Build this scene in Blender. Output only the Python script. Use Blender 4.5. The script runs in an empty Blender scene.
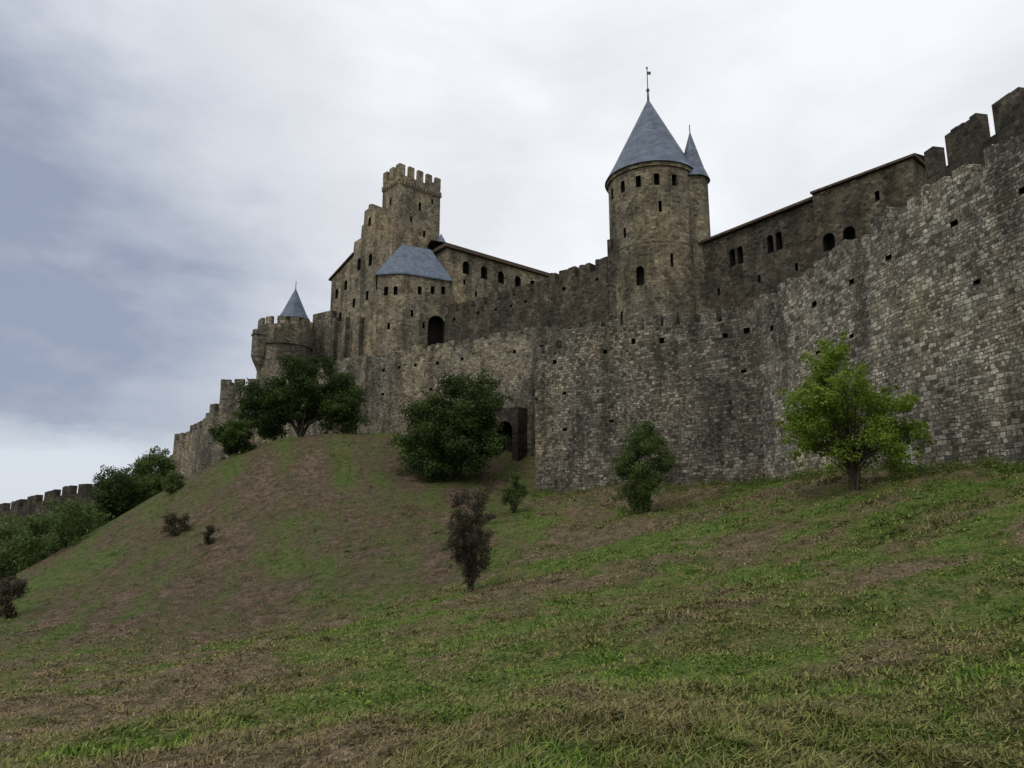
import bpy, math, random, bmesh
import numpy as np
from mathutils import Vector
random.seed(7); rng=np.random.default_rng(11)
scene=bpy.context.scene
COL=scene.collection
R=math.radians

# ------------------------------------------------------------------ noise
def vnoise(x,y,seed=0.0):
    x=np.asarray(x,float); y=np.asarray(y,float)
    ix=np.floor(x); iy=np.floor(y); fx=x-ix; fy=y-iy
    def h(a,b):
        v=np.sin(a*127.1+b*311.7+seed*74.7)*43758.5453
        return v-np.floor(v)
    ux=fx*fx*(3-2*fx); uy=fy*fy*(3-2*fy)
    a=h(ix,iy); b=h(ix+1,iy); c=h(ix,iy+1); d=h(ix+1,iy+1)
    return (a*(1-ux)+b*ux)*(1-uy)+(c*(1-ux)+d*ux)*uy
def fbm(x,y,seed=0,octv=4):
    s=0;a=.5;t=0
    for o in range(octv):
        s=s+a*vnoise(x*2**o+o*17.3,y*2**o-o*9.1,seed+o); t+=a; a*=.5
    return s/t
def sstep(a,b,x):
    t=np.clip((x-a)/(b-a),0,1); return t*t*(3-2*t)

# ------------------------------------------------------------------ terrain
CP=np.array([
(0,0,-1.6),(0,7,-2.1),(3.24,5,-1.5),(-5.8,9,-2.7),(9.5,14,-1.34),(14.4,21,.2),
(22.6,29.5,2.6),(21.1,37.2,2.9),(19.7,47.6,3.3),(18.8,54.3,3.5),(25.5,10,1.5),
(2.2,68.7,3.1),(10.4,61.6,3.3),(4.3,14,-2.2),(8.9,28,-1.25),(0,18,-2.86),(0,34,-2.4),
(9.6,52,1.0),(15.9,34,1.7),(-10.2,30,-4.76),(-16.5,25,-5.2),(-3.1,38,-3.26),(1.5,62,2.1),(.2,57,.95),
(-9.8,15,-3.8),(-2.65,8,-2.4),(-5.4,16,-3.5),
(-17.9,80,10.05),(-12.7,82,9.9),(-26.9,78,8.3),(-34.4,74,3.55),(-36.4,66,-1.65),(-37.8,56,-5.7),
(-15.6,55,-1.0),(-21.5,45,-4.9),(-6,62,2.1),(-7,41,-3.7),(-19.6,68,4.2),(-25,60,-1.1),(-10.7,70,4.6),
(-18.5,90,11),(-25,95,11.0),(-37,104,8.5),(-45,110,6.0),(-54,122,4.5),(-64,134,2.5),(-1.2,75,6.2),(-8,83,9.5),
(-50,80,-4),(-46.5,94,1.6),(-60,60,-12),(-45,50,-8.5),(-58,92,-7),(-72,105,-9),(-90,165,0),(-124,180,-5),(-110,120,-13),
(-100,50,-14),(-60,20,-12),(-30,15,-7),(-30,36,-6.4),(-20,0,-4.8),(0,-20,-2.2),(-100,-50,-14),(60,-50,3),(20,-20,0),
(40,60,9),(30,100,14),(0,100,14),(60,0,6),(60,150,14),(-20,120,14),(8,84,11),(28,70,10),(-40,150,8)],float)
C2=25.0
def _phi(d2): return np.sqrt(d2+C2)
n=len(CP)
d2=((CP[:,None,:2]-CP[None,:,:2])**2).sum(-1)
A=np.zeros((n+3,n+3)); A[:n,:n]=_phi(d2)-np.eye(n)*.15
A[:n,n]=1; A[:n,n+1:]=CP[:,:2]; A[n,:n]=1; A[n+1:,:n]=CP[:,:2].T
SOL=np.linalg.solve(A,np.r_[CP[:,2],0,0,0])
def H(x,y):
    x=np.asarray(x,float); y=np.asarray(y,float); shp=x.shape
    X=x.ravel(); Y=y.ravel(); out=np.empty_like(X)
    for i in range(0,len(X),40000):
        a=X[i:i+40000]; b=Y[i:i+40000]
        dd=(a[:,None]-CP[None,:,0])**2+(b[:,None]-CP[None,:,1])**2
        out[i:i+40000]=_phi(dd)@SOL[:n]+SOL[n]+SOL[n+1]*a+SOL[n+2]*b
    dist=np.hypot(X,Y-60); w=sstep(125,260,dist)
    far=-14+10*(fbm(X/260,Y/260,3,4)-.5)*sstep(200,700,dist)
    z=out*(1-w)+far*w
    z+=.85*(fbm(X/4.5,Y/4.5,5,3)-.5)+.36*(fbm(X/.9,Y/.9,8,3)-.5)
    z+=.07*(vnoise(X/.16,Y/.16,4)-.5)*(np.hypot(X,Y)<40)
    return z.reshape(shp)
def Hs(x,y): return float(H(np.array([x]),np.array([y]))[0])
def dryness(x,y):
    m=sstep(3.5,-4,x+ (y-45)*-.05)*sstep(29,46,y+.35*(x+10)*-1*.6+5*(fbm(x/4,y/4,61,4)-.5))*sstep(95,80,y)
    ridge=sstep(4.0,9.5,H(x,y)); left=sstep(-20,-34,x)
    nz=fbm(x/6,y/6,21,4)
    nn=fbm(x/1.6,y/1.6,31,4)
    f1=nz*.45+nn*.55
    d=.07+.78*sstep(.36,.64,f1)
    lowleft=sstep(2,-10,x)*sstep(34,18,y)
    band=sstep(.42,.58,fbm((x+y*.5)/9,(y-x*.5)/3.2,41,3))*sstep(50,15,y)
    d=d*(1-.55*band)+.12*lowleft
    streak=fbm((x*.9+y*.3)/1.6,(y-x*.3)/9,71,4)
    ds=-.86+1.25*(nz*.4+nn*.6)+1.55*streak-.26*ridge-.20*left
    d=d*(1-m)+m*ds
    return np.clip(d,0,1),m

# ------------------------------------------------------------------ node helpers
def newmat(name):
    m=bpy.data.materials.new(name); m.use_nodes=True
    nt=m.node_tree; nt.nodes.clear()
    out=nt.nodes.new('ShaderNodeOutputMaterial')
    b=nt.nodes.new('ShaderNodeBsdfPrincipled'); nt.links.new(b.outputs[0],out.inputs[0])
    b.inputs['Roughness'].default_value=.9
    b.inputs['Specular IOR Level'].default_value=.15
    return m,nt,b,out
def N(nt,t,**kw):
    nd=nt.nodes.new(t)
    for k,v in kw.items(): setattr(nd,k,v)
    return nd
def L(nt,a,b): nt.links.new(a,b)
def ramp(nt,fac,stops):
    r=nt.nodes.new('ShaderNodeValToRGB'); e=r.color_ramp.elements
    while len(e)<len(stops): e.new(.5)
    for el,(p,c) in zip(e,stops):
        el.position=p; el.color=(c[0],c[1],c[2],1) if hasattr(c,'__len__') else (c,c,c,1)
    L(nt,fac,r.inputs[0]); return r.outputs[0]
def mix(nt,fac,a,b,mode='MIX'):
    m=nt.nodes.new('ShaderNodeMixRGB'); m.blend_type=mode
    for s,v in ((0,fac),(1,a),(2,b)):
        if isinstance(v,(int,float)): m.inputs[s].default_value=v if s==0 else (v,v,v,1)
        elif isinstance(v,tuple): m.inputs[s].default_value=(*v,1)
        else: L(nt,v,m.inputs[s])
    return m.outputs[0]
def math_(nt,op,a,b=None):
    m=nt.nodes.new('ShaderNodeMath'); m.operation=op
    for s,v in ((0,a),(1,b)):
        if v is None: continue
        if isinstance(v,(int,float)): m.inputs[s].default_value=v
        else: L(nt,v,m.inputs[s])
    return m.outputs[0]
def noise(nt,vec,scale,detail=4,rough=.55):
    t=nt.nodes.new('ShaderNodeTexNoise'); t.inputs['Scale'].default_value=scale
    t.inputs['Detail'].default_value=detail; t.inputs['Roughness'].default_value=rough
    if vec is not None: L(nt,vec,t.inputs['Vector'])
    return t

def stone(name,dark,mid,light,bw=.5,rh=.25,stain=.55,bump=.5,palep=.86,mortar=(.09,.08,.065),patch=.0,pale=(.33,.31,.26),warp=(.7,.42),blot=.8,grain=.7,rubble=False):
    m,nt,b,out=newmat(name)
    uv=N(nt,'ShaderNodeUVMap',uv_map='UVMap').outputs[0]
    geo=N(nt,'ShaderNodeNewGeometry').outputs['Position']
    n1=noise(nt,uv,.9,5,.68)
    s1=N(nt,'ShaderNodeVectorMath',operation='SUBTRACT'); L(nt,n1.outputs['Color'],s1.inputs[0]); s1.inputs[1].default_value=(.5,.5,.5)
    s2=N(nt,'ShaderNodeVectorMath',operation='MULTIPLY'); L(nt,s1.outputs[0],s2.inputs[0]); s2.inputs[1].default_value=(*warp,0)
    a2=N(nt,'ShaderNodeVectorMath',operation='ADD'); L(nt,uv,a2.inputs[0]); L(nt,s2.outputs[0],a2.inputs[1])
    def brick(w_,h_,off):
        br=N(nt,'ShaderNodeTexBrick',offset=off,offset_frequency=2,squash=.62,squash_frequency=3)
        L(nt,a2.outputs[0],br.inputs['Vector'])
        for k,v in (('Scale',1.0),('Mortar Size',.024),('Mortar Smooth',.7),('Bias',0.0),('Brick Width',w_),('Row Height',h_)): br.inputs[k].default_value=v
        br.inputs['Color1'].default_value=(0,0,0,1); br.inputs['Color2'].default_value=(1,1,1,1); br.inputs['Mortar'].default_value=(.4,.4,.4,1)
        return br.outputs['Color'],br.outputs['Fac']
    bc,bf=brick(bw,rh,.43)
    if rubble:
        bc2,bf2=brick(bw*.62,rh*.70,.37)
        mk=ramp(nt,noise(nt,geo,.42,3,.6).outputs[0],[(.50,0.0),(.53,1.0)])
        bc=mix(nt,mk,bc,bc2); bf=mix(nt,mk,bf,bf2)
    g=noise(nt,geo,6,4,.75)
    g2=noise(nt,geo,.7,5,.7)
    col=ramp(nt,bc,[(0,dark),(.3,tuple(x*.85 for x in mid)),(.6,mid),(palep,tuple(x*1.15 for x in mid)),(1,light)])
    if patch>0:
        pf=math_(nt,'MULTIPLY',ramp(nt,n1.outputs[0],[(.44,0),(.56,1)]),ramp(nt,bc,[(.5,0),(.62,patch)]))
        col=mix(nt,pf,col,pale)
    mf=math_(nt,'MULTIPLY',bf,ramp(nt,g2.outputs[0],[(.38,.35),(.58,.9)]))
    col=mix(nt,mf,col,mortar)
    col=mix(nt,grain,col,ramp(nt,g.outputs[0],[(.3,.38),(.5,.95),(.7,1.6)]),'MULTIPLY')
    col=mix(nt,blot,col,ramp(nt,g2.outputs[0],[(.34,.50),(.5,.98),(.66,1.45)]),'MULTIPLY')
    mp=N(nt,'ShaderNodeMapping'); mp.inputs['Scale'].default_value=(.55,.09,1); L(nt,uv,mp.inputs['Vector'])
    g3=noise(nt,mp.outputs[0],1.0,4,.6)
    col=mix(nt,stain,col,ramp(nt,g3.outputs[0],[(.36,(.25,.26,.26)),(.48,(.92,.92,.92)),(.64,(1.38,1.34,1.28))]),'MULTIPLY')
    g4=noise(nt,geo,.10,3,.55)
    col=mix(nt,.75,col,ramp(nt,g4.outputs[0],[(.38,(.60,.62,.63)),(.5,(1.02,1.02,1.02)),(.62,(1.35,1.28,1.12))]),'MULTIPLY')
    # thin film of moss where the stone stays damp
    ms=math_(nt,'MULTIPLY',ramp(nt,g3.outputs[0],[(.36,1),(.46,0)]),ramp(nt,g2.outputs[0],[(.45,0),(.6,.45)]))
    col=mix(nt,ms,col,(.055,.065,.030))
    L(nt,col,b.inputs['Base Color'])
    hgt=math_(nt,'ADD',math_(nt,'MULTIPLY',bf,-.9),math_(nt,'ADD',math_(nt,'MULTIPLY',g.outputs[0],1.1),math_(nt,'MULTIPLY',bc,.6)))
    bp=N(nt,'ShaderNodeBump'); bp.inputs['Strength'].default_value=bump; bp.inputs['Distance'].default_value=.13
    L(nt,hgt,bp.inputs['Height']); L(nt,bp.outputs[0],b.inputs['Normal'])
    return m
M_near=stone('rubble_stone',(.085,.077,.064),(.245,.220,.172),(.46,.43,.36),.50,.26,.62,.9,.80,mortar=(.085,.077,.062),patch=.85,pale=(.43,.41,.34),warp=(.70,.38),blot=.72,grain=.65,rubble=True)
M_near2=stone('darker_rubble_stone',(.058,.052,.044),(.172,.152,.118),(.34,.31,.26),.50,.26,.66,.9,.82,mortar=(.06,.054,.044),patch=.65,warp=(.70,.38),pale=(.33,.31,.25),blot=.75,rubble=True)  # rampart stretch past the bend, its own stone darker all over
M_mid =stone('grey_brown_stone',(.075,.066,.052),(.200,.175,.130),(.31,.285,.22),.50,.26,.62,.8,patch=.4,rubble=True)
M_tan =stone('tan_stone',(.108,.091,.064),(.228,.192,.137),(.32,.285,.215),.55,.28,.6,.6)
M_dk  =stone('dark_weathered_stone',(.028,.025,.020),(.074,.063,.048),(.13,.112,.088),.50,.26,.55,.6)
M_tower=stone('tower_ashlar',(.076,.065,.048),(.178,.152,.110),(.26,.23,.172),.5,.28,.6,.6)

def simple(name,c,var=.3,scale=2,rough=.9):
    m,nt,b,out=newmat(name); geo=N(nt,'ShaderNodeNewGeometry').outputs['Position']
    g=noise(nt,geo,scale,5,.6)
    L(nt,mix(nt,1,c,ramp(nt,g.outputs[0],[(.3,1-var),(.7,1+var)]),'MULTIPLY'),b.inputs['Base Color']); b.inputs['Roughness'].default_value=rough
    return m
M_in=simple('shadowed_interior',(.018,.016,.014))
M_tile=simple('old_clay_tile',(.085,.062,.048),.5,3)
M_lead=simple('lead_metal',(.08,.085,.09),.2,3,.5)
def slate():
    m,nt,b,out=newmat('blue_slate'); uv=N(nt,'ShaderNodeUVMap',uv_map='UVMap').outputs[0]
    geo=N(nt,'ShaderNodeNewGeometry').outputs['Position']
    br=N(nt,'ShaderNodeTexBrick',offset=.5); L(nt,uv,br.inputs['Vector'])
    for k,v in (('Scale',1.0),('Mortar Size',.03),('Mortar Smooth',.3),('Brick Width',.42),('Row Height',.36)): br.inputs[k].default_value=v
    br.inputs['Color1'].default_value=(.065,.088,.128,1); br.inputs['Color2'].default_value=(.128,.158,.212,1); br.inputs['Mortar'].default_value=(.03,.04,.06,1)
    g=noise(nt,geo,.8,5,.7)
    c=mix(nt,.8,br.outputs['Color'],ramp(nt,g.outputs[0],[(.3,.5),(.5,1.0),(.7,1.4)]),'MULTIPLY')
    L(nt,c,b.inputs['Base Color']); b.inputs['Roughness'].default_value=.55; b.inputs['Specular IOR Level'].default_value=.4
    return m
M_slate=slate()

# ------------------------------------------------------------------ mesh builder
class MB:
    def __init__(s): s.v=[]; s.f=[]; s.uv=[]; s.m=[]
    def face(s,idx,uvs,m=0): s.f.append(list(idx)); s.uv+=list(uvs); s.m.append(m)
    def quad(s,pts,uvs,m=0):
        k=len(s.v); s.v+=[tuple(p) for p in pts]; s.face(range(k,k+len(pts)),uvs,m)
    def prism(s,poly,z0,z1,m=0,u0=0.0):
        a=sum(poly[i][0]*poly[(i+1)%len(poly)][1]-poly[(i+1)%len(poly)][0]*poly[i][1] for i in range(len(poly)))
        if a<0: poly=poly[::-1]
        k=len(s.v); nn=len(poly)
        s.v+=[(x,y,z0) for x,y in poly]+[(x,y,z1) for x,y in poly]
        u=u0
        for i in range(nn):
            j=(i+1)%nn; d=math.dist(poly[i],poly[j])
            s.face([k+i,k+j,k+nn+j,k+nn+i],[(u,z0),(u+d,z0),(u+d,z1),(u,z1)],m); u+=d
        s.face([k+nn+i for i in range(nn)],[(x,y) for x,y in poly],m)
        s.face([k+i for i in range(nn)][::-1],[(x,y) for x,y in poly[::-1]],m)
    def obox(s,cx,cy,z0,z1,dx,dy,w,d,m=0):
        px,py=-dy,dx
        P=[(cx+dx*a*w/2+px*b*d/2,cy+dy*a*w/2+py*b*d/2) for a,b in((-1,-1),(1,-1),(1,1),(-1,1))]
        s.prism(P,z0,z1,m,random.random()*9)
    def cone(s,cx,cy,prof,seg=48,m=0):
        for i in range(len(prof)-1):
            (r0,z0),(r1,z1)=prof[i],prof[i+1]
            for j in range(seg):
                a0=2*math.pi*j/seg; a1=2*math.pi*(j+1)/seg
                p=[(cx+r0*math.cos(a0),cy+r0*math.sin(a0),z0),(cx+r0*math.cos(a1),cy+r0*math.sin(a1),z0)]
                if r1>1e-3: p+=[(cx+r1*math.cos(a1),cy+r1*math.sin(a1),z1),(cx+r1*math.cos(a0),cy+r1*math.sin(a0),z1)]
                else: p+=[(cx,cy,z1)]
                q=[(a0*r0,z0*1.15),(a1*r0,z0*1.15)]+([(a1*r1,z1*1.15),(a0*r1,z1*1.15)] if r1>1e-3 else [((a0+a1)/2*r0*.5,z1*1.15)])
                s.quad(p,q,m)
    def obj(s,name,mats,parent=None,smooth=False):
        me=bpy.data.meshes.new(name); me.from_pydata(s.v,[],s.f)
        uvl=me.uv_layers.new(name='UVMap'); uvl.data.foreach_set('uv',np.array(s.uv,dtype=np.float32).ravel())
        for mt in mats: me.materials.append(mt)
        me.polygons.foreach_set('material_index',np.array(s.m,dtype=np.int32))
        me.update()
        o=bpy.data.objects.new(name,me); COL.objects.link(o)
        if parent: o.parent=parent
        return o
def empty(name):
    o=bpy.data.objects.new(name,None); COL.objects.link(o); return o
def circle(cx,cy,r,seg=56): return [(cx+r*math.cos(2*math.pi*i/seg),cy+r*math.sin(2*math.pi*i/seg)) for i in range(seg)]
def cutter(mb,x,y,z0,w,h,nx,ny,depth=1.0,arch=True,out=.6):
    l=math.hypot(nx,ny); nx/=l; ny/=l; tx,ty=-ny,nx
    if arch:
        r=w/2; pr=[(-r,0),(r,0)]+[(r*math.cos(a),h-r+r*math.sin(a)) for a in [math.pi*i/8 for i in range(9)]]
    else: pr=[(-w/2,0),(w/2,0),(w/2,h),(-w/2,h)]
    k=len(mb.v); c=len(pr)
    for off in (out,-depth):
        for a,b in pr: mb.v.append((x+tx*a+nx*off,y+ty*a+ny*off,z0+b))
    fr=[k+i for i in range(c)]; bk=[k+c+i for i in range(c)]
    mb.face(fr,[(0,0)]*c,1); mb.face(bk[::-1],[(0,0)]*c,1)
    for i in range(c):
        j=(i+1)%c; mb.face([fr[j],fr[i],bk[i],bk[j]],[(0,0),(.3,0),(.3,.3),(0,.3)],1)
def carve(o,cm):
    co=cm.obj('cut',o.data.materials[:])
    bm=bmesh.new(); bm.from_mesh(co.data); bmesh.ops.recalc_face_normals(bm,faces=bm.faces); bm.to_mesh(co.data); bm.free()
    md=o.modifiers.new('b','BOOLEAN'); md.object=co; md.operation='DIFFERENCE'; md.solver='EXACT'
    dg=bpy.context.evaluated_depsgraph_get(); me=bpy.data.meshes.new_from_object(o.evaluated_get(dg))
    o.modifiers.clear(); o.data=me
    bpy.data.objects.remove(co)

# ------------------------------------------------------------------ walls
def strip_wall(name,pts,thick,mat,mode='ruin',zmer=1.3,seed=1,parent=None,mw=1.5,gap=.9,depthbase=3,jit=.07,holes=()):
    rnd=random.Random(seed)
    P=[Vector((p[0],p[1])) for p in pts]; Z=[p[2] for p in pts]
    S=[0]
    for i in range(1,len(P)): S.append(S[-1]+(P[i]-P[i-1]).length)
    dirs=[(P[i+1]-P[i]).normalized() for i in range(len(P)-1)]
    def at(s):
        s=min(max(s,0),S[-1])
        for i in range(len(P)-1):
            if s<=S[i+1]+1e-9: break
        t=(s-S[i])/(S[i+1]-S[i]); p=P[i].lerp(P[i+1],t); z=Z[i]*(1-t)+Z[i+1]*t
        d=dirs[i]; nrm=Vector((d.y,-d.x))
        if t>.9999 and i<len(dirs)-1:
            d2=dirs[i+1]; n2=Vector((d2.y,-d2.x)); nn=(nrm+n2).normalized(); nrm=nn/max(.4,nn.dot(nrm))
        if t<.0001 and i>0:
            d2=dirs[i-1]; n2=Vector((d2.y,-d2.x)); nn=(nrm+n2).normalized(); nrm=nn/max(.4,nn.dot(nrm))
        return p,z,nrm
    cuts=[0.0]; lev=[]
    s=0
    if mode=='merlon':
        up=True
        while s<S[-1]:
            w=(mw if up else gap)*rnd.uniform(.8,1.25); s2=min(s+w,S[-1]); hh=rnd.uniform(-jit,jit)*2
            k=max(1,int((s2-s)/.4))
            for q in range(k):
                cuts.append(s+(s2-s)*(q+1)/k); lev.append((zmer+hh if up else 0)+rnd.uniform(-jit,jit))
            s=s2; up=not up
    else:
        up=0; left=0
        while s<S[-1]:
            if left<=0:
                up=1-up if rnd.random()<.8 else up; left=rnd.uniform(1.0,2.0) if up else rnd.uniform(.5,1.2); hh=rnd.uniform(.35,1)*zmer if up else rnd.uniform(-.25,.2)
            w=rnd.uniform(.25,.45); s2=min(s+w,S[-1]); cuts.append(s2); lev.append(hh+rnd.uniform(-.16,.16)); left-=w; s=s2
    for c in S[1:-1]:
        for i in range(len(cuts)-1):
            if cuts[i]<c-1e-6<cuts[i+1]-2e-6: 
                cuts.insert(i+1,c); lev.insert(i,lev[i]); break
    mb=MB(); 
    zb=float(H(np.array([p[0] for p in pts]),np.array([p[1] for p in pts])).min())-depthbase
    prev=None; nexth=[rnd.uniform(0,h[1]) for h in holes]
    for i in range(len(lev)):
        p0,z0,n0=at(cuts[i]); p1,z1,n1=at(cuts[i+1]-1e-5 if cuts[i+1]<S[-1] else cuts[i+1])
        if i<len(lev)-1: p1,_,n1=at(cuts[i+1])
        a=cuts[i]; b=cuts[i+1]; t0=z0+lev[i]; t1=z1+lev[i]
        g0=zb; q0=p0+n0*thick; q1=p1+n1*thick
        hs=[]
        for hi,(hb,sp,sz,pr) in enumerate(holes):
            if a>=nexth[hi]:
                nexth[hi]=a+sp*rnd.uniform(.7,1.4)
                if rnd.random()<pr and b-a<.6 and b-a>.15: hs.append((z0-hb+rnd.uniform(-.15,.15),sz*rnd.uniform(.8,1.15)))
        hs.sort(); cur=g0
        def fq(zl,zt0,zt1): mb.quad([(p1.x,p1.y,zl),(p0.x,p0.y,zl),(p0.x,p0.y,zt0),(p1.x,p1.y,zt1)],[(b,zl),(a,zl),(a,zt0),(b,zt1)])
        for hz,sz in hs:
            fq(cur,hz,hz); r0_=p0+n0*.6; r1_=p1+n1*.6; zt=hz+sz
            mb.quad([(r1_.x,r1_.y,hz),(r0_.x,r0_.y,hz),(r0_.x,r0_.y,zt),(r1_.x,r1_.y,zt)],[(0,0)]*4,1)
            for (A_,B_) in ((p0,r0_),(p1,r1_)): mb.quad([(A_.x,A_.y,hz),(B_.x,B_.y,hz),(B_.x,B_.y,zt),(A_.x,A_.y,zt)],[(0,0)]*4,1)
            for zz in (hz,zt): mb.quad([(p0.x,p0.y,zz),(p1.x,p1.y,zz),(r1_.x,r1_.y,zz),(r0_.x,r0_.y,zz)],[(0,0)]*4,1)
            cur=zt
        fq(cur,t0,t1)
        mb.quad([(q0.x,q0.y,g0),(q1.x,q1.y,g0),(q1.x,q1.y,t1),(q0.x,q0.y,t0)],[(a,g0),(b,g0),(b,t1),(a,t0)])
        mb.quad([(p0.x,p0.y,t0),(q0.x,q0.y,t0),(q1.x,q1.y,t1),(p1.x,p1.y,t1)],[(a,0),(a,thick),(b,thick),(b,0)])
        if prev is not None and abs(prev-t0)>1e-4:
            mb.quad([(p0.x,p0.y,prev),(q0.x,q0.y,prev),(q0.x,q0.y,t0),(p0.x,p0.y,t0)],[(0,prev),(thick,prev),(thick,t0),(0,t0)])
        if i in (0,len(lev)-1):
            pp,qq,tt=(p0,q0,t0) if i==0 else (p1,q1,t1)
            mb.quad([(pp.x,pp.y,g0),(qq.x,qq.y,g0),(qq.x,qq.y,tt),(pp.x,pp.y,tt)],[(0,g0),(thick,g0),(thick,tt),(0,tt)])
        prev=t1
    return mb.obj(name,[mat,M_in],parent)

NH=((2.1,3.0,.34,.75),(5.2,4.4,.24,.5),(8.6,4.8,.24,.4))
strip_wall('outer_rampart_wall',[(28,-8,16.3),(25.5,10,16.3),(22.6,29.5,16.5),(21.1,37.2,16.5),(19.7,47.6,16.2),(18.75,54.35,16.2)],2.2,M_near,'merlon',.6,3,mw=1.5,gap=.55,jit=.18,holes=NH)
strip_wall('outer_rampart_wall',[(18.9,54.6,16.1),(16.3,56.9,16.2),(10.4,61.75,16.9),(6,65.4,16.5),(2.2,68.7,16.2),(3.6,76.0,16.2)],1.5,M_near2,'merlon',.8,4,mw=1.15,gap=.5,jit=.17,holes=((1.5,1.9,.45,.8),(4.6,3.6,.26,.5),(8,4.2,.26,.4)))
strip_wall('crenellated_parapet',[(29.0,-6,18.7),(26.4,11,18.7),(23.9,30.2,18.7),(22.6,36.9,18.6)],.7,M_dk,'merlon',1.6,31,mw=1.8,gap=.95,depthbase=-6)
strip_wall('bailey_wall',[(15,71,20.4),(3,76.2,20.6),(-7.3,83.2,20.8),(-18.7,91,20.8)],1.6,M_mid,'merlon',.5,8,mw=1.6,gap=.6,jit=.12,holes=((2,2.6,.4,.7),(5,4,.3,.5)))
strip_wall('bailey_wall',[(-18.7,91.05,21.3),(-25,94.5,21.1),(-37.2,104.4,20.5)],1.6,M_mid,'ruin',.5,9,holes=((3,3,.4,.6),))
E=empty('square_wall_tower')
SQ=[(-42.5,104.6),(-37.0,104.0),(-36,110),(-42,111)]
mb=MB(); mb.prism(SQ,0,20.1); mb.obj('tower_walls',[M_mid],E)
def crenel(mb,poly,z,w,gap,h,th=.55):
    nn=len(poly)
    for i in range(nn):
        a=Vector(poly[i]); b=Vector(poly[(i+1)%nn]); d=b-a; l=d.length; d/=l
        k=max(2,int(round((l+gap)/(w+gap)))); ww=(l-(k-1)*gap)/k
        nrm=Vector((-d.y,d.x))
        cen=Vector((sum(p[0] for p in poly)/nn,sum(p[1] for p in poly)/nn))
        if nrm.dot(cen-a)<0: nrm=-nrm
        for q in range(k):
            c=a+d*(q*(ww+gap)+ww/2)+nrm*(th/2-.04-.003*i)
            mb.obox(c.x,c.y,z-.04,z+h+random.uniform(-.06,.06),d.x,d.y,ww,th)
mb=MB(); crenel(mb,SQ,20.1,1.4,.7,.9); mb.obj('merlons',[M_mid],E)
strip_wall('descending_rampart_wall',[(-42.6,107,17.0),(-46.4,109.4,16.8)],1.6,M_mid,'merlon',1.2,13,mw=1.6)
strip_wall('descending_rampart_wall',[(-46.45,109.5,14.9),(-51.1,115,14.4)],1.6,M_mid,'merlon',1.1,14)
strip_wall('descending_rampart_wall',[(-51.15,115.2,13.6),(-55.3,119,13.6)],1.6,M_mid,'merlon',1.2,16)
strip_wall('descending_rampart_wall',[(-55.4,119.2,10.2),(-59.5,124,9.6),(-66,134,7.5),(-82,160,7.0)],1.6,M_mid,'merlon',1.2,17)
strip_wall('distant_town_wall',[(-82,160,8.6),(-90,165,8.0),(-104,171,7.0),(-124,180,3.4),(-160,196,-2)],1.6,M_dk,'merlon',1.9,15,mw=3.0,gap=2.6)
strip_wall('inner_curtain_wall',[(13.5,76.8,30.9),(10.9,79,30.9)],2,M_dk,'merlon',1.2,20,depthbase=4)
strip_wall('inner_curtain_wall',[(10.85,79.05,28.9),(4.5,84.8,28.8)],2,M_dk,'merlon',1.25,21,depthbase=4,mw=1.9,gap=.7,holes=((1.2,2.4,.35,.8),))
strip_wall('inner_curtain_wall',[(4.45,84.85,28.5),(-9.3,97.2,28.6)],2,M_dk,'merlon',1.2,22,depthbase=4,mw=1.9,gap=.7,holes=((1.2,2.4,.35,.8),))

# ------------------------------------------------------------------ round tower
E=empty('round_tower')
tx,ty,tr=16.45,80.0,5.05
mb=MB(); mb.prism(circle(tx,ty,tr),6,39.6); o=mb.obj('drum',[M_tower,M_in],E)
cm=MB()
def rad_cut(ang,z,w,h,arch=False,cx=tx,cy=ty,rr=tr,dep=.9):
    nx,ny=math.cos(R(ang)),math.sin(R(ang)); cutter(cm,cx+nx*rr,cy+ny*rr,z,w,h,nx,ny,dep,arch)
for a in (-165,-141,-118,-95,-72): rad_cut(a,37.0,.6,1.35)
rad_cut(-120,25.6,.9,2.2,True); rad_cut(-92,33.8,.35,1.3); rad_cut(-140,31.5,.35,1.2); rad_cut(-80,27.5,.3,1.5); rad_cut(-150,22,.35,1.2)
carve(o,cm)
mb=MB(); mb.prism(circle(tx,ty,tr+.05),30.4,30.6); mb.prism(circle(tx,ty,tr+.2),39.3,39.75); mb.obj('string_course',[M_tower],E)
mb=MB(); mb.cone(tx,ty,[(tr+.05,39.76),(tr+.42,39.72),(tr*.88,41.6),(.12,50.4),(0,50.5)],56); mb.obj('conical_roof',[M_slate],E)
mb=MB(); mb.cone(tx,ty,[(.16,50.2),(.10,51.5),(.22,51.8),(.06,52.1),(.05,54.6),(.14,54.8),(0,55.0)],10); mb.obox(tx+.2,ty,53.9,54.3,1,0,.5,.04); mb.obj('finial',[M_lead],E)
mb=MB(); mb.prism(circle(20.75,78.0,1.7,28),6,38.8); mb.obj('stair_turret',[M_tower],E)
mb=MB(); mb.cone(20.75,78.0,[(1.7,38.82),(2.0,38.8),(1.4,40.3),(.06,45.0),(.05,46),(0,46.1)],28); mb.obj('turret_roof',[M_slate],E)

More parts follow.
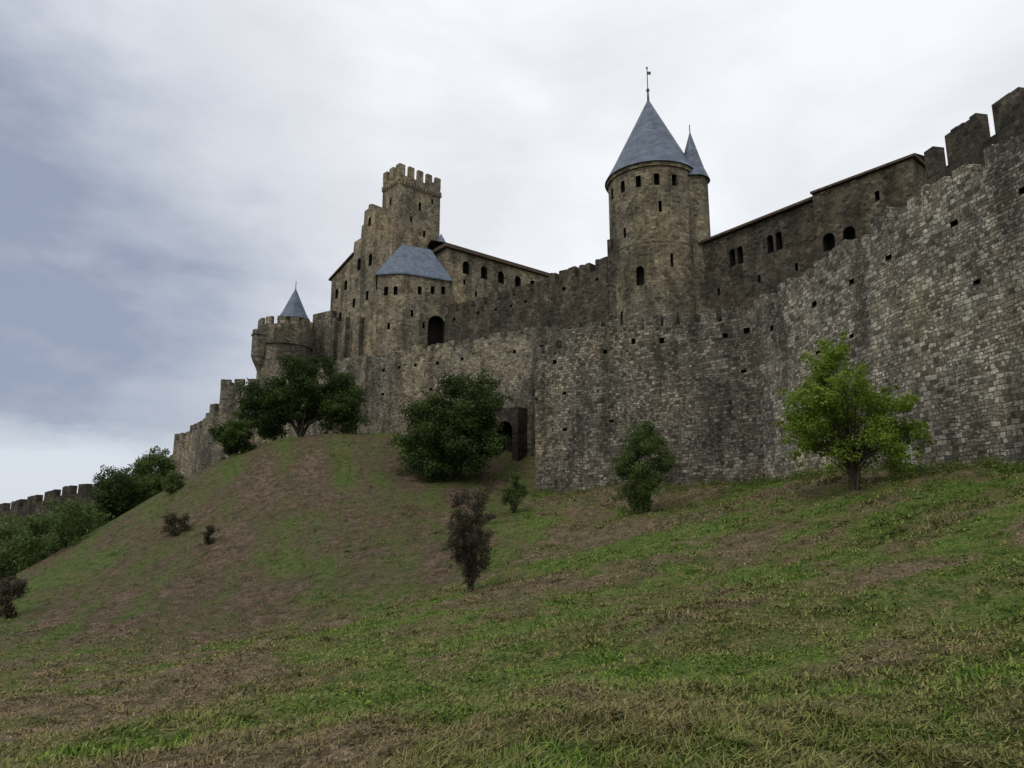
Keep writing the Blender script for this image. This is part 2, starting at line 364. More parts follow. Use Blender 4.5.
# ------------------------------------------------------------------ gallery building
E=empty('gallery_building')
mb=MB(); mb.prism([(19.2,79),(29,65.1),(33,68),(23.5,82)],8,30.5); o=mb.obj('gallery_walls',[M_dk,M_in],E); cm=MB()
nx,ny=-13.9,-9.8
nl=math.hypot(nx,ny); ux,uy=9.8/nl,-13.9/nl
for (x,y) in ((20.8,76.8),(23.6,72.8),(26.3,69.0)):
    for k in (-.5,.5): cutter(cm,x+ux*k,y+uy*k,26.9,.7,1.9,nx,ny,1.2,True)
for t in (.3,.6,.85): cutter(cm,19.2+9.8*t,79-13.9*t,24.2,.35,.8,nx,ny,.8,False)
carve(o,cm)
mb=MB()
mb.prism([(18.9,78.6),(28.6,64.9),(33.2,68.2),(23.7,82.3)],30.6,30.85); mb.obj('gallery_roof',[M_tile],E)
mb=MB(); mb.prism([(28.6,64.8),(34.3,57.7),(38,61),(32.8,67.9)],8,30.9); o=mb.obj('end_block',[M_dk,M_in],E); cm=MB()
nx,ny=-7.1,-5.7; 
for x,y in ((29.35,63.87),(30.55,62.37)): cutter(cm,x,y,25.0,1.15,1.7,nx,ny,1.2,True)
cutter(cm,32.3,60.2,28.2,.4,.9,nx,ny,.8,False)
carve(o,cm)
mb=MB(); 
k=[(28.35,64.7),(34.3,57.3),(38.2,60.9),(32.7,68.1)]
mb.prism(k,31.0,31.2); mb.quad([(k[0][0],k[0][1],31.21),(k[1][0],k[1][1],31.21),(k[2][0],k[2][1],32.6),(k[3][0],k[3][1],32.6)],[(0,0),(9,0),(9,5),(0,5)]); mb.obj('end_block_roof',[M_tile],E)

# ------------------------------------------------------------------ castle
E=empty('castle_keep_tower')
K=[(-18.6,112),(-12.4,117.7),(-15.8,121.4),(-22,115.7)]
mb=MB(); mb.prism(K,20,57.3); o=mb.obj('tower_shaft',[M_tan,M_in],E); cm=MB()
def lerp(a,b,t): return (a[0]+(b[0]-a[0])*t,a[1]+(b[1]-a[1])*t)
for t,z,w,h in ((.5,52,.5,1.5),(.62,47.5,.5,1.2),(.3,49.5,.4,1.0),(.8,54.0,.4,.9)):
    p=lerp(K[0],K[1],t); cutter(cm,p[0],p[1],z,w,h,5.7,-6.2,.9,False)
for t,z in ((.5,52.5),(.5,48)):
    p=lerp(K[3],K[0],t); cutter(cm,p[0],p[1],z,.5,1.3,-6.2,-5.7,.9,False)
carve(o,cm)
mb=MB(); crenel(mb,K,57.3,1.25,.75,1.9); mb.obj('merlons',[M_tan],E)
def grow(poly,g):
    c=Vector((sum(p[0] for p in poly)/len(poly),sum(p[1] for p in poly)/len(poly)))
    out=[]
    for i,p in enumerate(poly):
        a=(Vector(p)-Vector(poly[i-1])).normalized(); b=(Vector(p)-Vector(poly[(i+1)%len(poly)])).normalized()
        q=Vector(p)+(a+b)*g if (a+b).length>.05 else Vector(p)+(Vector(p)-c).normalized()*g
        out.append((q.x,q.y))
    return out
mb=MB(); mb.prism(grow(K,.14),56.2,56.6)
for i in (0,3):
    a,b=K[i],K[(i+1)%4]; l=math.dist(a,b); d=((b[0]-a[0])/l,(b[1]-a[1])/l)
    for t in np.arange(.3,l,.62): mb.obox(a[0]+d[0]*t,a[1]+d[1]*t,55.6,56.19,d[0],d[1],.28,.6)
mb.obj('corbel_table',[M_tan],E)

E=empty('castle_gallery_range')
G=[(-10.1,106.8),(7.5,121.5),(2.5,128),(-14.8,113)]
mb=MB(); mb.prism(G,12,42.2); o=mb.obj('range_walls',[M_tan,M_in],E); cm=MB()
for t in (.163,.319,.472,.63,.777,.92):
    p=lerp(G[0],G[1],t); cutter(cm,p[0],p[1],38.8,1.3,2.1,14.7,-17.6,1.1,True)
for t,z in ((.25,35.5),(.55,35.2),(.4,32.8),(.75,34.5),(.15,37)):
    p=lerp(G[0],G[1],t); cutter(cm,p[0],p[1],z,.45,.9,14.7,-17.6,.8,False)
carve(o,cm)
g=grow(G,.55)
mb=MB(); mb.prism(g,42.25,42.8)
rx=[lerp(g[0],g[3],.5),lerp(g[1],g[2],.5)]
mb.quad([(*g[0],42.82),(*g[1],42.82),(*rx[1],44.6),(*rx[0],44.6)],[(0,0),(20,0),(20,5),(0,5)])
mb.quad([(*g[3],42.82),(*g[2],42.82),(*rx[1],44.6),(*rx[0],44.6)],[(0,0),(20,0),(20,5),(0,5)])
mb.obj('low_roof',[M_tile],E)
mb=MB(); mb.prism(circle(-12.0,116.5,1.3,20),30,45.6); mb.obj('turret',[M_tan],E)
mb=MB(); mb.cone(-12.0,116.5,[(1.3,45.6),(1.6,45.6),(0,48.6)],20); mb.obj('turret_roof',[M_slate],E)

E=empty('castle_gate_tower')
T=[(-19.5,101),(-15.7,100.4),(-9.2,103.9),(-10.6,112),(-21,110)]
mb=MB(); mb.prism(T,10,35.8); o=mb.obj('tower_walls',[M_tan,M_in],E); cm=MB()
n0=(-.6,-3.8); n1=(3.5,-6.5)
p=lerp(T[1],T[2],.72); cutter(cm,p[0],p[1],24.6,2.7,5.6,*n1,1.6,True)
for t,z,w,h in ((.35,33.0,.6,1.2),(.62,33.4,.6,1.2),(.85,33.6,.6,1.2),(.2,29.5,.4,1.0),(.45,28,.35,.9)):
    p=lerp(T[1],T[2],t); cutter(cm,p[0],p[1],z,w,h,*n1,.8,False)
for t,z,w,h in ((.35,32.6,.6,1.3),(.72,32.6,.6,1.3),(.5,27.5,.4,1.0)):
    p=lerp(T[0],T[1],t); cutter(cm,p[0],p[1],z,w,h,*n0,.8,False)
carve(o,cm)
e=grow(T,.35); r0=(-16.9,105.6,42.3); r1=(-12.6,107.2,42.1); ze=35.9
mb=MB(); mb.prism(e,35.7,35.9)
def rf(*p):
    a=Vector(p[0]); d=(Vector(p[1])-a).normalized()
    uvs=[]
    for q in p:
        v=Vector(q)-a; s=v.dot(d); uvs.append((s,(v-d*s).length))
    mb.quad(p,uvs)
E3=[(*q,ze+.003) for q in e]
rf(E3[0],E3[1],r0); rf(E3[1],E3[2],r1,r0); rf(E3[2],E3[3],r1); rf(E3[3],E3[4],r0,r1); rf(E3[4],E3[0],r0)
mb.obj('slate_hip_roof',[M_slate],E)

E=empty('castle_west_range')
dx,dy=-.73,.684; ix,iy=.684,.73
prof=[(-3,12),(-3,45.0),(1.0,45.2),(1.1,46.6),(1.6,46.8),(1.7,49.0),(2.4,49.2),(2.5,50.4),(3.5,50.6),(3.6,49.9),(4.6,49.8),(4.7,47.6),(5.2,47.4),(5.3,45.4),(7.1,45.2),(7.3,42.9),(13.2,40.3),(13.2,12)]
mb=MB(); k=0; c=len(prof)
W=lambda s,z,dd:(-20.4+dx*s+ix*dd,107+dy*s+iy*dd,z)
mb.v=[W(s,z,0) for s,z in prof]+[W(s,z,7) for s,z in prof]
mb.face(list(range(c))[::-1],[(s,z) for s,z in prof][::-1]); mb.face([c+i for i in range(c)],[(s,z) for s,z in prof])
for i in range(c):
    j=(i+1)%c; mb.face([i,j,c+j,c+i],[(0,prof[i][1]),(0,prof[j][1]),(7,prof[j][1]),(7,prof[i][1])])
o=mb.obj('range_walls',[M_tan,M_in],E)
bm=bmesh.new(); bm.from_mesh(o.data); bmesh.ops.recalc_face_normals(bm,faces=bm.faces); bm.to_mesh(o.data); bm.free()
cm=MB()
for s,z,w,h,a in ((2.5,40,.9,2.0,1),(5.5,40,.9,2.0,1),(9,37.5,.8,1.7,1),(11.5,36.6,.8,1.7,1),(3,34.5,.7,1.5,0),(6.5,34,.7,1.5,0),(10.2,32.5,.7,1.5,0),(4.5,29.5,.5,1.2,0),(8,28.6,.5,1.2,0),(11.5,28,.5,1.2,0),(3.1,46.8,.7,1.5,1)):
    q=W(s,z,0); cutter(cm,q[0],q[1],z,w,h,-ix,-iy,.9,bool(a))
carve(o,cm)
mb=MB()
a=[W(7.0,43.05,-.3),W(13.7,40.15,-.3),W(13.7,40.15,7.3),W(7.0,43.05,7.3)]; b=[(x,y,z+.3) for x,y,z in a]
mb.quad(b,[(0,0),(6,0),(6,7),(0,7)]); mb.quad([a[0],a[1],b[1],b[0]],[(0,0),(6,0),(6,.3),(0,.3)]); mb.quad([a[1],a[2],b[2],b[1]],[(0,0),(6,0),(6,.3),(0,.3)])
mb.obj('lean_to_roof',[M_tile],E)
mb=MB(); mb.prism([(-29.2,114.0),(-33,116.6),(-29,122),(-25,119)],12,34.4); mb.prism([(-32.6,115.5),(-35,117),(-32,122),(-29.5,121)],12,32.2)
for s in (3.9,7.8,11):
    q=W(s,0,-.35); mb.obox(q[0],q[1],12,31+s*.2,dx,dy,.9,.9)
mb.obj('lower_ranges',[M_mid],E)

E=empty('corner_turret')
cx,cy=-35.8,112
mb=MB(); mb.prism(circle(cx,cy,4.0,40),8,27.4); mb.prism(circle(cx,cy,4.25,40),27.41,30.4)
for i in range(13):
    a=2*math.pi*i/13; mb.obox(cx+4.0*math.cos(a),cy+4.0*math.sin(a),30.38,31.6,-math.sin(a),math.cos(a),1.2,.5)
bx,by=-38.6,109.3
mb.prism(circle(bx,by,1.45,20),25.5,29.6); mb.cone(bx,by,[(.3,22.8),(.7,23.8),(1.1,24.6),(1.44,25.49)],20); mb.prism(circle(bx,by,1.6,20),28.7,28.95)
mb.obj('turret_drum',[M_mid],E)
mb=MB(); mb.prism(circle(-35.0,113,2.1,24),30,32.3); mb.obj('cap_house',[M_mid],E)
mb=MB(); mb.cone(-35.0,113,[(2.1,32.31),(2.6,32.3),(1.9,33.5),(.08,37.6),(.05,38.9),(0,39)],24); mb.obj('conical_roof',[M_slate],E)

E=empty('postern_gate')
mb=MB(); mb.prism([(-2.2,77.6),(.6,75.7),(2.2,77.9),(-.6,80.3)],2,12.3); o=mb.obj('gate_walls',[M_dk,M_in],E); cm=MB()
p=lerp((-2.2,77.6),(.6,75.7),.5); cutter(cm,p[0],p[1],6,2.0,4.9,-1.9,-2.8,1.5,True); carve(o,cm)

# ------------------------------------------------------------------ numpy mesh
def npmesh(name,V,F,mat,attrs=None,parent=None):
    me=bpy.data.meshes.new(name); k=F.shape[1]
    me.vertices.add(len(V)); me.vertices.foreach_set('co',V.astype(np.float32).ravel())
    me.loops.add(F.size); me.loops.foreach_set('vertex_index',F.astype(np.int32).ravel())
    me.polygons.add(len(F)); me.polygons.foreach_set('loop_start',(np.arange(len(F))*k).astype(np.int32))
    me.update(calc_edges=True)
    for nm,arr in (attrs or {}).items():
        at=me.attributes.new(nm,'FLOAT','POINT'); at.data.foreach_set('value',arr.astype(np.float32))
    me.materials.append(mat)
    o=bpy.data.objects.new(name,me); COL.objects.link(o)
    if parent: o.parent=parent
    return o
def turf_color(nt):
    geo=N(nt,'ShaderNodeNewGeometry').outputs['Position']
    dry=N(nt,'ShaderNodeAttribute',attribute_name='dry').outputs['Fac']
    spur=N(nt,'ShaderNodeAttribute',attribute_name='spur').outputs['Fac']
    n2=noise(nt,geo,1.7,4,.72); n3=noise(nt,geo,12,3,.7)
    f=math_(nt,'ADD',dry,math_(nt,'MULTIPLY',math_(nt,'SUBTRACT',n2.outputs[0],.5),1.8))
    f=math_(nt,'ADD',f,math_(nt,'MULTIPLY',math_(nt,'SUBTRACT',n3.outputs[0],.5),.9))
    c=ramp(nt,f,[(.02,(.120,.200,.030)),(.25,(.150,.192,.044)),(.45,(.168,.168,.060)),(.68,(.180,.146,.074)),(.95,(.215,.165,.100))])
    c2=ramp(nt,f,[(.05,(.110,.155,.034)),(.30,(.128,.142,.048)),(.50,(.138,.120,.058)),(.70,(.142,.104,.066)),(.98,(.185,.132,.092))])
    c=mix(nt,spur,c,c2)
    return c,n3,n2
m,nt,b,out=newmat('turf_ground'); c,n3,n2=turf_color(nt)
c=mix(nt,.9,c,ramp(nt,n3.outputs[0],[(.32,.25),(.54,.85),(.72,1.4)]),'MULTIPLY')
c=mix(nt,.7,c,ramp(nt,n2.outputs[0],[(.36,.45),(.52,1.0),(.66,1.4)]),'MULTIPLY'); L(nt,c,b.inputs['Base Color'])
bp=N(nt,'ShaderNodeBump'); bp.inputs['Strength'].default_value=.9; bp.inputs['Distance'].default_value=.2
L(nt,math_(nt,'ADD',n3.outputs[0],n2.outputs[0]),bp.inputs['Height']); L(nt,bp.outputs[0],b.inputs['Normal']); M_turf=m
m,nt,b,out=newmat('grass_blades'); c,n3,n2=turf_color(nt)
tint=N(nt,'ShaderNodeAttribute',attribute_name='tint').outputs['Fac']
hay=N(nt,'ShaderNodeAttribute',attribute_name='hay').outputs['Fac']
c=mix(nt,.6,c,ramp(nt,n2.outputs[0],[(.36,.45),(.52,1.0),(.66,1.35)]),'MULTIPLY')
c=mix(nt,hay,c,(.165,.138,.066))
c=mix(nt,1,c,ramp(nt,tint,[(0,(.40,.44,.38)),(.5,(.95,.98,.88)),(.85,(1.3,1.34,1.12)),(1,(1.7,1.5,1.4))]),'MULTIPLY'); L(nt,c,b.inputs['Base Color']); M_blade=m

ii=np.arange(-330,331); xs=4*np.sinh(ii*.0205); ys=4*np.sinh(ii*.0205)+5
GX,GY=np.meshgrid(xs,ys); GZ=H(GX,GY)
nx_=len(xs); V=np.stack([GX.ravel(),GY.ravel(),GZ.ravel()],1)
idx=np.arange(nx_*nx_).reshape(nx_,nx_)
F=np.stack([idx[:-1,:-1].ravel(),idx[:-1,1:].ravel(),idx[1:,1:].ravel(),idx[1:,:-1].ravel()],1)
d,mm=dryness(GX.ravel(),GY.ravel())
g=npmesh('grassy_hillside_ground',V,F,M_turf,{'dry':d,'spur':mm})
g.data.polygons.foreach_set('use_smooth',np.ones(len(F),dtype=bool))

def outside(X,Y):
    wallx=np.interp(Y,[-8,10,29.5,37.2,47.6,54.3],[28,25.5,22.6,21.1,19.7,18.8])
    return (X<wallx-.05)&((Y<54)|(X<18.8-(Y-54.3)*1.15))
NB=400000
r=np.exp(rng.uniform(math.log(2.6),math.log(85),NB)); th=rng.uniform(-.86,.86,NB)
X=r*np.sin(th); Y=r*np.cos(th)
keep=(rng.random(NB)<.20+.9*sstep(.40,.6,fbm(X/.6,Y/.6,55,3)))&outside(X,Y)
X,Y,r=X[keep],Y[keep],r[keep]; hayf=np.zeros(len(X)); up=np.zeros(len(X))
nc=4200; rc=np.exp(rng.uniform(math.log(3),math.log(60),nc)); tc_=rng.uniform(-.86,.86,nc)
cx_=rc*np.sin(tc_); cy_=rc*np.cos(tc_)
ok=(fbm(cx_/2.2,cy_/2.2,91,3)+.22*(rng.random(nc)-.5)>.50); cx_,cy_,rc=cx_[ok],cy_[ok],rc[ok]
per=60; ci=np.repeat(np.arange(len(cx_)),per); sz=(rng.uniform(.06,.22,len(cx_)))[ci]*(1+rc[ci]*.035)
hx=cx_[ci]+rng.normal(size=len(ci))*sz; hy=cy_[ci]+rng.normal(size=len(ci))*sz*.7
hu=np.clip(1-np.hypot(hx-cx_[ci],hy-cy_[ci])/(sz*2),0,1)*sz*.5*rng.random(len(ci))
o_=outside(hx,hy)
X=np.r_[X,hx[o_]];Y=np.r_[Y,hy[o_]];hayf=np.r_[hayf,np.full(o_.sum(),.85)];up=np.r_[up,hu[o_]]; r=np.hypot(X,Y); k=len(X)
Zg=H(X,Y)+up; d,mm=dryness(X,Y)
lush=sstep(.52,.64,fbm(X/2.2,Y/2.2,77,3))*(1-mm)
ln=(.020+.028*rng.random(k)+.05*lush*rng.random(k))*(1+r*.018)*(1-.35*mm)*(1+.5*hayf); wd=(.0026+.0009*r*rng.uniform(.6,1.3,k))*(1-.3*hayf)
az=rng.uniform(0,2*math.pi,k); lean=np.where(rng.random(k)<.70+.30*hayf,rng.uniform(1.0,1.55,k),rng.uniform(.2,.9,k))
dxv=np.stack([np.cos(az)*np.sin(lean),np.sin(az)*np.sin(lean),np.cos(lean)],1)*ln[:,None]*1.4
side=np.stack([-np.sin(az),np.cos(az),np.zeros(k)],1)*wd[:,None]
P=np.stack([X,Y,Zg+.006],1)
V=np.concatenate([P-side,P+side,P+dxv*.6+side*.7+np.array([0,0,.004]),P+dxv+np.array([0,0,.002])])
F=np.stack([np.arange(k),np.arange(k)+k,np.arange(k)+2*k,np.arange(k)+3*k],1)
t=np.tile(rng.random(k)*(1-.35*mm)+.18*mm,4)
npmesh('grass',V,F,M_blade,{'dry':np.tile(d,4),'spur':np.tile(mm,4),'tint':t,'hay':np.tile(hayf*rng.random(k)**.3,4)})

# ------------------------------------------------------------------ trees
def leafmat(name,c0,c1,c2):
    m,nt,b,out=newmat(name); tint=N(nt,'ShaderNodeAttribute',attribute_name='tint').outputs['Fac']
    c=ramp(nt,tint,[(0,c0),(.5,c1),(1,c2)]); L(nt,c,b.inputs['Base Color']); b.inputs['Roughness'].default_value=.6
    tr=N(nt,'ShaderNodeBsdfTranslucent'); L(nt,c,tr.inputs[0])
    mx=N(nt,'ShaderNodeMixShader'); mx.inputs[0].default_value=.3; L(nt,b.outputs[0],mx.inputs[1]); L(nt,tr.outputs[0],mx.inputs[2]); L(nt,mx.outputs[0],out.inputs[0])
    return m
LM_bright=leafmat('bright_leaves',(.075,.115,.014),(.15,.215,.026),(.22,.30,.045))
LM_dark=leafmat('dark_leaves',(.022,.036,.011),(.042,.068,.016),(.084,.118,.028))
LM_mid=leafmat('green_leaves',(.038,.062,.016),(.072,.108,.028),(.125,.165,.045))
LM_grove=leafmat('grove_leaves',(.045,.070,.020),(.082,.118,.032),(.13,.17,.05))
LM_rust=leafmat('rusty_leaves',(.040,.032,.024),(.068,.056,.038),(.105,.092,.055))
LM_weed=leafmat('weed_leaves',(.06,.09,.02),(.10,.14,.03),(.16,.18,.06))
M_bark=simple('bark',(.06,.048,.036),.4,6)
def tube(vs,fs,pts,rad,seg=6):
    base=sum(len(v) for v in vs); pts=np.array(pts,float); nn=len(pts)
    tg=np.gradient(pts,axis=0); tg/=np.linalg.norm(tg,axis=1)[:,None]+1e-9
    ref=np.array([.3,.9,.1]); u=np.cross(tg,ref); u/=np.linalg.norm(u,axis=1)[:,None]+1e-9; w=np.cross(tg,u)
    a=np.linspace(0,2*math.pi,seg,endpoint=False)
    ring=pts[:,None,:]+(u[:,None,:]*np.cos(a)[None,:,None]+w[:,None,:]*np.sin(a)[None,:,None])*np.array(rad)[:,None,None]
    vs.append(ring.reshape(-1,3))
    for i in range(nn-1):
        for j in range(seg):
            fs.append((base+i*seg+j,base+i*seg+(j+1)%seg,base+(i+1)*seg+(j+1)%seg,base+(i+1)*seg+j))
def leaves(C,Rd,cnt,size,rs,tcl,flat=.8):
    idx=rs.choice(len(C),cnt,p=(Rd**2)/(Rd**2).sum())
    d=rs.normal(size=(cnt,3)); d/=np.linalg.norm(d,axis=1)[:,None]
    rr=rs.random(cnt)**.45
    P=C[idx]+d*(rr*Rd[idx])[:,None]*np.array([1,1,flat])
    P+=rs.normal(size=(cnt,3))*.15*Rd[idx][:,None]
    n=rs.normal(size=(cnt,3))+d*.8+np.array([0,0,.4]); n/=np.linalg.norm(n,axis=1)[:,None]
    a=np.cross(n,rs.normal(size=(cnt,3))); a/=np.linalg.norm(a,axis=1)[:,None]; b=np.cross(n,a)
    s=size*rs.uniform(.55,1.35,cnt)[:,None]
    V=np.concatenate([P-a*s*.5,P+b*s*.28,P+a*s*.5,P-b*s*.28])
    k=cnt; F=np.stack([np.arange(k),np.arange(k)+k,np.arange(k)+2*k,np.arange(k)+3*k],1)
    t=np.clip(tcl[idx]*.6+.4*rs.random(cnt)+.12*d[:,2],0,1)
    return V,F,np.tile(t,4)
def tree(name,x,y,height,width,mat,nleaf,lsize,seed,bottom=.12,depth=None,nclump=40,stems=3,shape='round',csize=.17,blobs=None,trunkr=.12,limbs=16,spray=.2):
    rs=np.random.default_rng(seed); z0=Hs(x,y)-.1; E=empty(name); depth=depth or width
    if blobs is None: blobs=[(0,0,(bottom+1)/2,.5,.5,(1-bottom)/2)]
    C=[];
    wts=np.array([bb[3]*bb[5] for bb in blobs]); wts/=wts.sum()
    while len(C)<nclump:
        q=blobs[rs.choice(len(blobs),p=wts)]
        v=rs.normal(size=3); v/=np.linalg.norm(v); v*=rs.uniform(.25,1.0)**.6*.9
        if shape=='cone': v[:2]*=(1-.45*max(v[2],0))
        if shape=='vase': v[:2]*=(.80+.25*v[2])
        C.append((x+(q[0]+v[0]*q[3])*width,y+(q[1]+v[1]*q[4])*depth,z0+(q[2]+v[2]*q[5])*height))
    C=np.array(C); Rd=np.minimum(width,height*.8)*csize*rs.uniform(.6,1.3,len(C))
    tcl=rs.random(len(C))
    V,F,t=leaves(C,Rd,nleaf,lsize,rs,tcl)
    sp=C+ (C-C.mean(0))*.16+rs.normal(size=C.shape)*Rd[:,None]*.6
    n2=int(nleaf*spray)
    V2,F2,t2=leaves(sp,Rd*.6,n2,lsize,rs,tcl)
    V=np.concatenate([V,V2]); F=np.concatenate([F,F2+4*nleaf]); t=np.concatenate([t,t2])
    npmesh('crown',V,F,mat,{'tint':t},E)
    vs=[];fs=[]
    for s_ in range(stems):
        a=rs.uniform(0,6.28); off=np.array([math.cos(a),math.sin(a),0])*trunkr*1.2*(stems>1)
        top=np.array([x,y,z0])+off*6+np.array([0,0,height*(bottom+.35)])
        p0=np.array([x,y,z0-.2])+off
        pts=[p0*(1-u)+top*u+rs.normal(size=3)*.05*(0<u<1) for u in np.linspace(0,1,6)]
        tube(vs,fs,pts,np.linspace(trunkr,trunkr*.4,6),7)
    for c in C[:limbs]:
        u=rs.uniform(.05,.5); st=np.array([x,y,z0])+np.array([0,0,height*(bottom*.6+.3*u)])+rs.normal(size=3)*np.array([1,1,0])*trunkr*.5
        mid=(st+c)/2+np.array([0,0,.06*height])
        pts=[(1-w)**2*st+2*w*(1-w)*mid+w*w*c for w in np.linspace(0,1,6)]
        tube(vs,fs,pts,np.linspace(trunkr*.5,trunkr*.08,6),5)
    npmesh('trunk_and_limbs',np.concatenate(vs),np.array(fs),M_bark,None,E)
    return E
tree('young_green_tree',15.9,34,7.5,6.7,LM_bright,24000,.14,3,bottom=.10,nclump=150,stems=4,csize=.078,
     blobs=[(0,0,.48,.45,.44,.37),(-.24,0,.46,.28,.3,.28),(.25,0,.42,.26,.3,.30),(-.06,0,.80,.2,.2,.22)],trunkr=.085,limbs=70,spray=.4)
tree('slender_shrub',9.0,50,6.5,4.3,LM_mid,16000,.15,4,bottom=.0,nclump=90,stems=3,shape='cone',csize=.125,trunkr=.07,spray=.3)
tree('rusty_shrub',-1.85,34,5.2,3.0,LM_rust,13000,.085,5,bottom=.05,nclump=110,stems=6,csize=.095,trunkr=.04,limbs=90,shape='vase',spray=.35)
tree('small_shrub',.2,57.5,3.5,1.8,LM_mid,4000,.13,6,bottom=.0,nclump=34,stems=3,csize=.19,trunkr=.05)
tree('large_dark_bush',-5.6,70.5,11.2,11,LM_dark,50000,.25,7,bottom=0,nclump=170,csize=.115,depth=8,
     blobs=[(.12,0,.66,.36,.4,.36),(-.18,-.05,.36,.34,.4,.36),(.12,-.1,.32,.36,.4,.32),(.0,0,.5,.38,.4,.42)],trunkr=.2)
tree('broad_hilltop_bush',-24.3,83,10.2,14,LM_dark,52000,.26,8,bottom=0,nclump=190,csize=.115,depth=8,
     blobs=[(.08,0,.55,.40,.4,.45),(-.26,0,.36,.28,.4,.36),(.32,0,.40,.22,.3,.40)],trunkr=.2)
tree('low_bush',-29.8,78,3.9,5.2,LM_dark,10000,.24,9,bottom=0,nclump=40,csize=.2)
tree('hillside_tree',-46.3,95,8.6,5.0,LM_mid,12000,.26,10,bottom=.02,nclump=56,csize=.17)
tree('round_bush',-43.4,82,5.8,6.2,LM_dark,14000,.25,12,bottom=0,nclump=54,csize=.2)
tree('small_shrub',-28.0,62,2.0,1.9,LM_rust,2200,.15,13,bottom=0,nclump=18,csize=.22,trunkr=.03)
tree('small_shrub',-23.6,58,1.7,1.0,LM_rust,1300,.13,14,bottom=0,nclump=14,csize=.24,trunkr=.03)
tree('small_shrub',-33.3,72,2.4,1.9,LM_mid,2200,.18,15,bottom=0,nclump=16,csize=.22,trunkr=.03)
tree('small_shrub',-33.2,50,3.0,1.9,LM_rust,3200,.15,16,bottom=0,nclump=22,csize=.2,trunkr=.03)
rs=np.random.default_rng(77); E=empty('tree_grove'); Cs=[];Rs=[]
for _ in range(60):
    yy=rs.uniform(70,122); uu=rs.uniform(-.78,-.54); xx=uu*yy
    zz=Hs(xx,yy); topk=(.026 if uu>-.62 else .014)+rs.uniform(-.032,.010)
    top=max(topk*yy,zz+2.6)
    for _ in range(20):
        q=rs.uniform(0,1); Cs.append((xx+rs.normal()*1.6*(1-.4*q),yy+rs.normal()*1.6,zz+(top-zz)*(.02+.93*q))); Rs.append(rs.uniform(.5,1.2))
Cs=np.array(Cs);Rs=np.array(Rs); V,F,t=leaves(Cs,Rs,105000,.32,rs,rs.random(len(Cs))); npmesh('crowns',V,F,LM_grove,{'tint':t},E)

rs=np.random.default_rng(5); Cs=[];Rs=[]
wp=np.array([(24,18),(22.6,29.5),(21.1,37.2),(19.7,47.6),(18.8,54.3),(10.4,61.6),(2.2,68.7)])
for _ in range(700):
    i=rs.choice(6,p=np.array([4,3,2,2,2,1.5])/14.5); u=rs.random(); p=wp[i]*(1-u)+wp[i+1]*u
    off=abs(rs.normal())*.9+.2; xx=p[0]-off; yy=p[1]-off*.4
    if rs.random()<.12: xx-=rs.uniform(0,6)
    rad=rs.uniform(.1,.42); Cs.append((xx,yy,Hs(xx,yy)+rad*.5)); Rs.append(rad)
for _ in range(300):
    xx=rs.uniform(-34,-4); yy=rs.uniform(48,78); rad=rs.uniform(.08,.28); Cs.append((xx,yy,Hs(xx,yy)+rad*.3)); Rs.append(rad)
Cs=np.array(Cs);Rs=np.array(Rs); V,F,t=leaves(Cs,Rs,26000,.11,rs,rs.random(len(Cs)))
npmesh('wall_foot_weeds',V,F,LM_weed,{'tint':t})

# ------------------------------------------------------------------ world and light
w=bpy.data.worlds.new('World'); scene.world=w; w.use_nodes=True; nt=w.node_tree; nt.nodes.clear()
out=nt.nodes.new('ShaderNodeOutputWorld')
EL=R(52); AZ=R(-150)
sky=N(nt,'ShaderNodeTexSky',sky_type='NISHITA'); sky.sun_disc=False; sky.sun_elevation=EL; sky.sun_rotation=AZ
bg1=N(nt,'ShaderNodeBackground')
tc=N(nt,'ShaderNodeTexCoord').outputs['Generated']
def dotd(v):
    q=Vector(v).normalized(); d=N(nt,'ShaderNodeVectorMath',operation='DOT_PRODUCT'); L(nt,tc,d.inputs[0]); d.inputs[1].default_value=q; return d.outputs['Value']
mp=N(nt,'ShaderNodeMapping'); mp.inputs['Scale'].default_value=(1,1,2.3); mp.inputs['Location'].default_value=(3.1,1.7,.4); L(nt,tc,mp.inputs['Vector'])
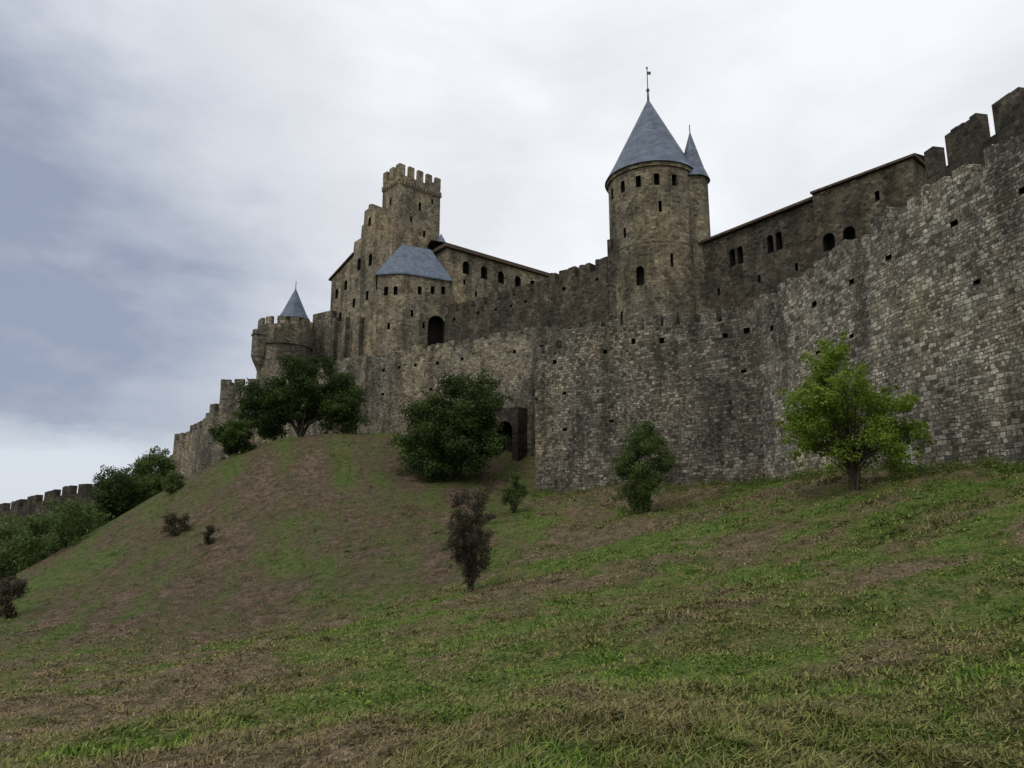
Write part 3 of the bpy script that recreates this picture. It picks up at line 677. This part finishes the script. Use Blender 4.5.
n1=noise(nt,mp.outputs[0],2.4,6,.54); n1.inputs['Distortion'].default_value=.3
n2=noise(nt,mp.outputs[0],6,4,.55)
base=mix(nt,1,(.925,.942,.97),ramp(nt,n1.outputs[0],[(.35,.86),(.58,1.03)]),'MULTIPLY')
dk=dotd((-.68,.80,.17))
nz=math_(nt,'ADD',math_(nt,'MULTIPLY',math_(nt,'SUBTRACT',n1.outputs[0],.5),.20),math_(nt,'MULTIPLY',math_(nt,'SUBTRACT',n2.outputs[0],.5),.10))
mask=ramp(nt,math_(nt,'ADD',dk,nz),[(.81,0.0),(.895,.34),(.945,.68),(.99,1.0)])
col=mix(nt,mask,base,(.305,.352,.462))
sep=N(nt,'ShaderNodeSeparateXYZ'); L(nt,tc,sep.inputs[0])
low=ramp(nt,math_(nt,'ADD',sep.outputs[2],math_(nt,'MULTIPLY',nz,.5)),[(.075,.92),(.115,0.0)])
col=mix(nt,low,col,(.70,.745,.81))
bg2=N(nt,'ShaderNodeBackground'); L(nt,col,bg2.inputs[0]); bg2.inputs[1].default_value=.97
L(nt,sky.outputs[0],bg1.inputs[0])
bg1.inputs[1].default_value=.008
ad=N(nt,'ShaderNodeAddShader'); L(nt,bg1.outputs[0],ad.inputs[0]); L(nt,bg2.outputs[0],ad.inputs[1]); L(nt,ad.outputs[0],out.inputs[0])
sl=bpy.data.lights.new('sun','SUN'); sl.energy=1.0; sl.angle=R(14); sl.color=(1,.96,.9)
so=bpy.data.objects.new('sun',sl); COL.objects.link(so)
sd=Vector((math.sin(AZ)*math.cos(EL),math.cos(AZ)*math.cos(EL),math.sin(EL)))
so.rotation_euler=(sd).to_track_quat('Z','Y').to_euler()

cam=bpy.data.cameras.new('camera'); co=bpy.data.objects.new('camera',cam); COL.objects.link(co)
cam.sensor_width=36; cam.lens=25.66; cam.clip_end=6000; cam.clip_start=.1
co.location=(0,0,0); co.rotation_euler=(R(101),0,0); scene.camera=co
scene.view_settings.view_transform='Standard'; scene.view_settings.look='None'; scene.view_settings.exposure=0
